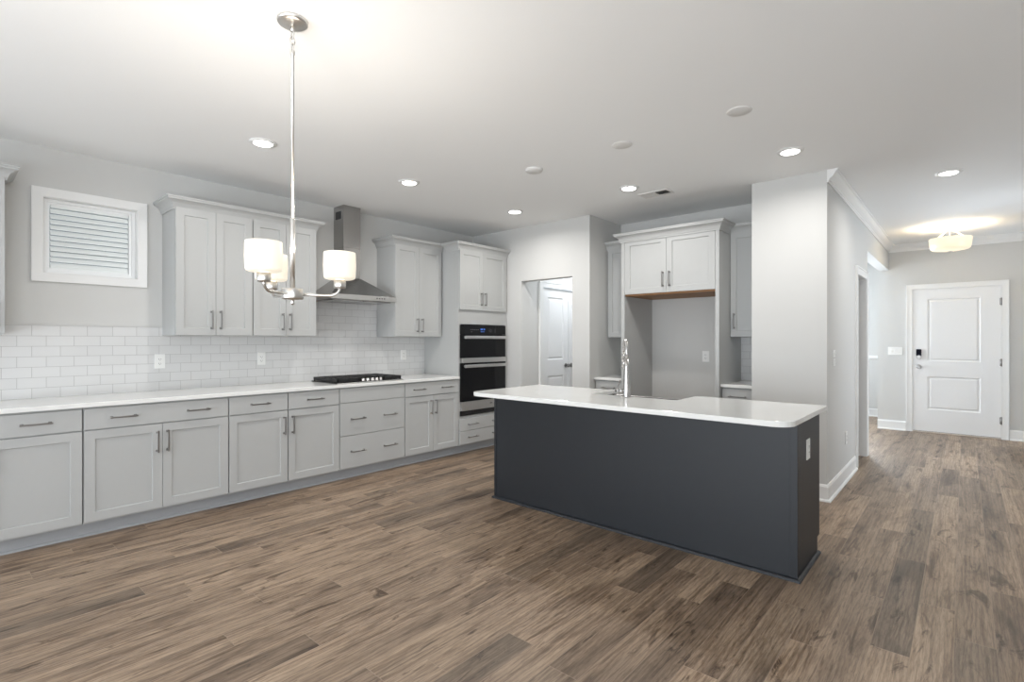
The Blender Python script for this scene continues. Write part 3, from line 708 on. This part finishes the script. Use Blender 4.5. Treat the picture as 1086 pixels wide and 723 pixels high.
# faucet
fx, fy, fz = 3.168, 3.388, .9145
t = thing('kitchen_faucet', (fx, fy, fz), 'tall polished pull-down faucet standing on the island beside the sink', 'faucet')
bm = B(); lathe(bm, fx, fy, [(.029, fz), (.030, fz+.006), (.0285, fz+.012), (.028, fz+.05), (.024, fz+.13), (.019, fz+.22), (.0145, fz+.28)], 24, cap0=True, cap1=True); obj('body', bm, 'chrome', t)
sd = Vector((-.60, .80, 0)).normalized()
base_p = Vector((fx, fy, fz+.26)); rA = .075; zt = .345
pts = [base_p, Vector((fx, fy, fz+zt-.02))]
for i in range(0, 13):
    a = PI - PI*1.06*i/12
    pts.append(Vector((fx, fy, fz+zt)) + sd*(rA+rA*math.cos(a)) + Vector((0, 0, rA*math.sin(a))))
bm = B(); tube(bm, pts, .0115, 16); obj('spout', bm, 'chrome', t)
e = pts[-1]; dn = (pts[-1]-pts[-2]).normalized()
bm = B(); cyl(bm, e+dn*.0005, e+dn*.05, .0135, .0155, 18); cyl(bm, e+dn*.05, e+dn*.125, .0155, .019, 18); cyl(bm, e+dn*.125, e+dn*.130, .016, .014, 18); obj('spray_head', bm, 'chrome', t)
hd = Vector((-.80, -.60, 0)).normalized()
hd = Vector((-math.cos(math.radians(41.4)), -math.sin(math.radians(41.4)), 0))
p0 = Vector((fx, fy, fz+.047)); 
bm = B(); cyl(bm, p0+hd*.015, p0+hd*.062, .0125, n=16); cyl(bm, p0+hd*.062, p0+hd*.074, .0175, n=18)
hv = obj('handle_valve', bm, 'chrome', t)
bm = B(); tube(bm, [p0+hd*.068+Vector((0, 0, .005)), p0+hd*.066+Vector((0, 0, .03)), p0+hd*.046+Vector((0, 0, .078))], .006, 10, rs=[.0075, .006, .0045]); tube(bm, [p0+hd*.074, p0+hd*.10+Vector((0, 0, -.006))], .006, 10); obj('lever', bm, 'pull', hv)

# ------------------------------------------------------------------ outlets and switches
def plate(F, u, z, wd, ht, label, cat, kind='outlet', gang=1, name='wall_outlet', d=0):
    t = thing(name, F(u, d, z-ht/2), label, cat)
    bm = B(); fbox(bm, F, u-wd/2, u+wd/2, d, d+.006, z-ht/2, z+ht/2); obj('cover_plate', bm, 'plate', t, .002)
    for g_ in range(gang):
        uc = u+(g_-(gang-1)/2)*.046
        if kind == 'outlet':
            bm = B(); fbox(bm, F, uc-.017, uc+.017, d+.006, d+.0085, z-.033, z+.033); rc = obj('receptacle', bm, 'plate', t, .001)
            bm = B()
            for s in (-1, 1):
                fbox(bm, F, uc-.009, uc-.0065, d+.0085, d+.009, z+s*.018-.005, z+s*.018+.005); fbox(bm, F, uc+.0055, uc+.008, d+.0085, d+.009, z+s*.018-.004, z+s*.018+.004)
                fbox(bm, F, uc-.002, uc+.002, d+.0085, d+.009, z+s*.018-.013, z+s*.018-.009)
            obj('slots', bm, 'slot', rc)
        else:
            bm = B(); fbox(bm, F, uc-.009, uc+.009, d+.006, d+.010, z-.022, z+.022); fbox(bm, F, uc-.006, uc+.006, d+.010, d+.016, z-.004, z+.012); obj('toggle', bm, 'plate', t, .001)
FW = FX(.009)
plate(FW, 1.263, 1.157, .075, .118, 'white outlet in the tile just left of the first wall cabinet pair', 'outlet')
plate(FW, 2.085, 1.157, .075, .118, 'white outlet in the tile between the two single-door base cabinets', 'outlet')
plate(FW, 3.735, 1.157, .075, .118, 'white outlet in the tile right of the cooktop', 'outlet')
plate(FNY(5.599), 2.915, 1.155, .075, .118, 'white outlet on the wall of the empty refrigerator bay', 'outlet')
plate(FX(4.181), 5.794, .399, .075, .118, 'white outlet low on the hall side of the column, above the baseboard', 'outlet')
plate(FX(IX1+.0005), 3.415, .693, .078, .118, 'white outlet on the dark end panel of the island', 'outlet')
plate(FX(4.181), 5.19, 1.215, .075, .062, 'upper of two small white controls on the hall side of the column', 'switch', 'switch', name='light_switch')
plate(FX(4.181), 5.19, 1.140, .075, .062, 'lower of two small white controls on the hall side of the column', 'switch', 'switch', name='light_switch')
plate(FNY(9.499), 4.258, 1.170, .17, .118, 'white triple light switch left of the front door', 'switch', 'switch', 3, name='light_switch')

# ------------------------------------------------------------------ ceiling fixtures
def lamp_area(parent, loc, size, power, col, spread=math.radians(165)):
    d = bpy.data.lights.new('lamp', 'AREA'); d.shape = 'DISK'; d.size = size; d.energy = power; d.color = col; d.spread = spread
    o = bpy.data.objects.new('lamp', d); C.objects.link(o); o.location = Vector(loc)-root_loc(parent); o.parent = parent
    return o
def make_downlight(x, y):
    t = thing('recessed_downlight', (x, y, H-.012))
    bm = B(); lathe(bm, x, y, [(.062, H-.001), (.092, H-.001), (.090, H-.006), (.070, H-.010), (.064, H-.011), (.062, H-.001)], 36); obj('trim_ring', bm, 'trim', t)
    bm = B(); lathe(bm, x, y, [(.0635, H-.009), (.058, H-.014), (.040, H-.018), (.018, H-.020), (.004, H-.0205)], 36, cap1=True); obj('lens', bm, 'lens', t)
    lamp_area(t, (x, y, H-.0225), .11, DOWNLIGHT_W, (1, .975, .94))
    return t
GL = 'recessed ceiling downlights'
DL = [(1.286, 1.567, 'glowing recessed downlight nearest the hanging chandelier, above the widest base cabinet'),
      (1.322, 2.822, 'glowing recessed downlight in front of the range hood'),
      (1.345, 4.227, 'glowing recessed downlight in front of the wall oven, nearest the far corner'),
      (2.707, 4.269, 'glowing recessed downlight beside the ceiling vent'),
      (4.059, 4.231, 'glowing recessed downlight just in front of the white column'),
      (4.932, 5.644, 'glowing recessed downlight in the hall, right of the column')]
d0 = make_downlight(DL[0][0], DL[0][1])
for i, (x, y, lab) in enumerate(DL):
    o = d0 if i == 0 else copy_tree(d0)
    o.location = (x, y, H-.012); tag(o, lab, 'ceiling light', GL)
for x, y in ((5.4, .6), (1.3, 6.0), (1.3, .3-1.2)):           # the hall, pantry and dining-area downlights out of view
    pass
pan = copy_tree(d0); pan.location = (1.32, 5.95, H-.012); tag(pan, 'recessed downlight inside the pantry hallway, hidden above the opening', 'ceiling light')
for ch in pan.children:
    if ch.type == 'LIGHT': ch.data = ch.data.copy(); ch.data.energy = 10; ch.data.color = (.88, .94, 1)

GC = 'round blank covers on the ceiling above the island'
def make_cover(x, y, r=.078, th=.006):
    bm = B(); lathe(bm, x, y, [(r, H-.0005), (r, H-th*.5), (r-.004, H-th), (.003, H-th)], 40, cap1=True)
    for s in (-1, 1): lathe(bm, x+s*.045, y+s*.01, [(.005, H-th-.0002), (.004, H-th-.0015), (.001, H-th-.0018)], 10, cap1=True)
    return obj('ceiling_cover', bm, 'vent')
tag(make_cover(2.371, 3.292, .07, .02), 'small thick white ceiling disc, leftmost of three above the island', 'ceiling cover', GC)
c0 = make_cover(3.18, 3.296, .072); tag(c0, 'thin flat white ceiling disc, middle of three above the island', 'ceiling cover', GC)
c1 = copy_tree(c0); c1.location = (3.994, 3.284, c0.location.z); tag(c1, 'thin flat white ceiling disc, rightmost of three above the island', 'ceiling cover', GC)

vx0, vx1, vy0, vy1 = 2.665, 2.965, 4.515, 4.685
t = thing('ceiling_vent', ((vx0+vx1)/2, (vy0+vy1)/2, H-.01), 'white rectangular air vent in the ceiling in front of the refrigerator cabinet', 'vent')
bm = B(); s = .02
box(bm, vx0, vx1, vy0, vy0+s, H-.009, H-.0005); box(bm, vx0, vx1, vy1-s, vy1, H-.009, H-.0005); box(bm, vx0, vx0+s, vy0+s, vy1-s, H-.009, H-.0005); box(bm, vx1-s, vx1, vy0+s, vy1-s, H-.009, H-.0005)
box(bm, (vx0+vx1)/2-.008, (vx0+vx1)/2+.008, vy0+s, vy1-s, H-.008, H-.0005)
obj('frame', bm, 'vent', t, .002)
bm = B(); box(bm, vx0+s, vx1-s, vy0+s, vy1-s, H-.002, H-.0006); obj('duct_backing', bm, 'slot', t)
bm = B(); xm = (vx0+vx1)/2
for side, (a, b_) in enumerate(((vx0+s, xm-.008), (xm+.008, vx1-s))):
    n = 9
    for i in range(n):
        xc = a+(b_-a)*(i+.5)/n; k = .005 if side == 0 else -.005
        v = [bm.verts.new(p) for p in ((xc-k, vy0+s, H-.0095), (xc-k, vy1-s, H-.0095), (xc+k, vy1-s, H-.0025), (xc+k, vy0+s, H-.0025))]
        bm.faces.new(v)
ob = obj('louvres', bm, 'vent', t); sdm = ob.modifiers.new('s', 'SOLIDIFY'); sdm.thickness = .001

# ------------------------------------------------------------------ chandelier
hx, hy = 2.812, 1.055
t = thing('chandelier', (hx, hy, 1.50), 'brushed nickel chandelier with three lit drum glass shades hanging by a long rod', 'chandelier')
bm = B(); lathe(bm, hx, hy, [(.064, H-.0005), (.064, H-.010), (.060, H-.016), (.050, H-.020), (.030, H-.024), (.010, H-.028)], 40, cap1=True); obj('canopy', bm, 'nickel', t)
bm = B(); cyl(bm, (hx, hy, H-.027), (hx, hy, H-.050), .008, n=14); obj('canopy_loop', bm, 'nickel', t)
def link(zc, ax, hgt=.036, wid=.012, r=.0028):
    pts = []
    for i in range(21):
        a = 2*PI*i/20; u = wid*math.cos(a)*.9; z = zc+hgt/2*math.sin(a)
        pts.append((hx+(u if ax == 0 else 0), hy+(u if ax == 1 else 0), z))
    bm = B(); tube(bm, pts, r, 8); obj('chain_link', bm, 'nickel', t)
link(H-.062, 0); link(H-.090, 1); link(H-.118, 0)
bm = B(); lathe(bm, hx, hy, [(.007, H-.130), (.010, H-.134), (.010, H-.150), (.0065, H-.156), (.0065, 1.87)], 16, cap0=True, cap1=True); obj('upper_rod', bm, 'nickel', t)
bm = B(); lathe(bm, hx, hy, [(.0065, 1.872), (.0105, 1.866), (.0105, 1.55)], 16, cap0=True, cap1=True); obj('lower_rod', bm, 'nickel', t)
bm = B(); lathe(bm, hx, hy, [(.012, 1.560), (.043, 1.559), (.045, 1.556), (.045, 1.517), (.043, 1.514), (.008, 1.512), (.006, 1.503), (.009, 1.496), (.004, 1.490)], 36, cap0=True, cap1=True); obj('hub', bm, 'nickel', t)
fwd = Vector((-math.sin(math.radians(41.4)), math.cos(math.radians(41.4)), 0)); rgt = Vector((math.cos(math.radians(41.4)), math.sin(math.radians(41.4)), 0))
for ang in (-99.5, 20.5, 140.5):
    a = math.radians(ang); d = rgt*math.cos(a)+fwd*math.sin(a); R_ = .197; c = Vector((hx, hy, 0))+d*R_
    bm = B(); pts = [Vector((hx, hy, 1.536))+d*.035, Vector((hx, hy, 1.534))+d*.10, Vector((hx, hy, 1.534))+d*.150]
    for i in range(1, 7):
        b_ = PI/2*i/6; pts.append(Vector((hx, hy, 1.534))+d*(.155+.042*math.sin(b_))+Vector((0, 0, .038*(1-math.cos(b_)))))
    tube(bm, pts, .0062, 12); obj('arm', bm, 'nickel', t)
    bm = B(); lathe(bm, c.x, c.y, [(.010, 1.567), (.024, 1.569), (.0265, 1.572), (.0265, 1.604), (.020, 1.607)], 28, cap0=True, cap1=True); obj('socket_cup', bm, 'nickel', t)
    bm = B(); z0 = 1.608; lathe(bm, c.x, c.y, [(.022, z0), (.056, z0+.001), (.066, z0+.005), (.0690, z0+.013), (.0715, z0+.063), (.0700, z0+.112), (.0685, z0+.122), (.0655, z0+.122), (.0675, z0+.063), (.064, z0+.012), (.022, z0+.005)], 40)
    sh = obj('glass_shade', bm, 'shade', t)
    bm = B(); lathe(bm, c.x, c.y, [(.012, z0+.006), (.013, z0+.03), (.026, z0+.062), (.027, z0+.076), (.020, z0+.090), (.006, z0+.096)], 20, cap0=True, cap1=True); obj('bulb', bm, 'bulb', sh)
    ld = bpy.data.lights.new('bulb_light', 'POINT'); ld.energy = CHAND_W; ld.color = (1, .93, .84); ld.shadow_soft_size = .03
    lo_ = bpy.data.objects.new('bulb_light', ld); C.objects.link(lo_); lo_.location = Vector((c.x, c.y, z0+.108))-root_loc(t); lo_.parent = t

# foyer semi-flush light
sx, sy = 4.90, 8.34
t = thing('semi_flush_light', (sx, sy, 2.42), 'warm glowing glass bowl ceiling light in front of the entry door', 'ceiling light')
bm = B(); lathe(bm, sx, sy, [(.060, H-.0005), (.062, H-.012), (.050, H-.022), (.012, H-.026)], 32, cap1=True); obj('canopy', bm, 'trim', t)
bm = B()
for k in range(3):
    a = 2*PI*k/3+.5; dx, dy = math.cos(a), math.sin(a)
    tube(bm, [(sx+dx*.02, sy+dy*.02, H-.024), (sx+dx*.05, sy+dy*.05, H-.06), (sx+dx*.13, sy+dy*.13, 2.625), (sx+dx*.198, sy+dy*.198, 2.588)], .007, 10)
obj('support_arms', bm, 'trim', t)
bm = B(); lathe(bm, sx, sy, [(.206, 2.590), (.208, 2.588), (.203, 2.52), (.194, 2.468), (.178, 2.450), (.10, 2.436), (.010, 2.430), (.010, 2.436), (.10, 2.442), (.172, 2.456), (.187, 2.472), (.196, 2.52), (.202, 2.590), (.206, 2.590)], 48); sh = obj('glass_bowl', bm, 'bowl', t)
bm = B(); lathe(bm, sx, sy, [(.024, 2.4305), (.024, 2.425), (.012, 2.419), (.006, 2.412)], 20, cap0=True, cap1=True); obj('finial', bm, 'nickel', t)
ld = bpy.data.lights.new('bulb_light', 'POINT'); ld.energy = FOYER_W; ld.color = (1, .84, .60); ld.shadow_soft_size = .06
lo_ = bpy.data.objects.new('bulb_light', ld); C.objects.link(lo_); lo_.location = Vector((0, 0, 2.50-2.42)); lo_.parent = t
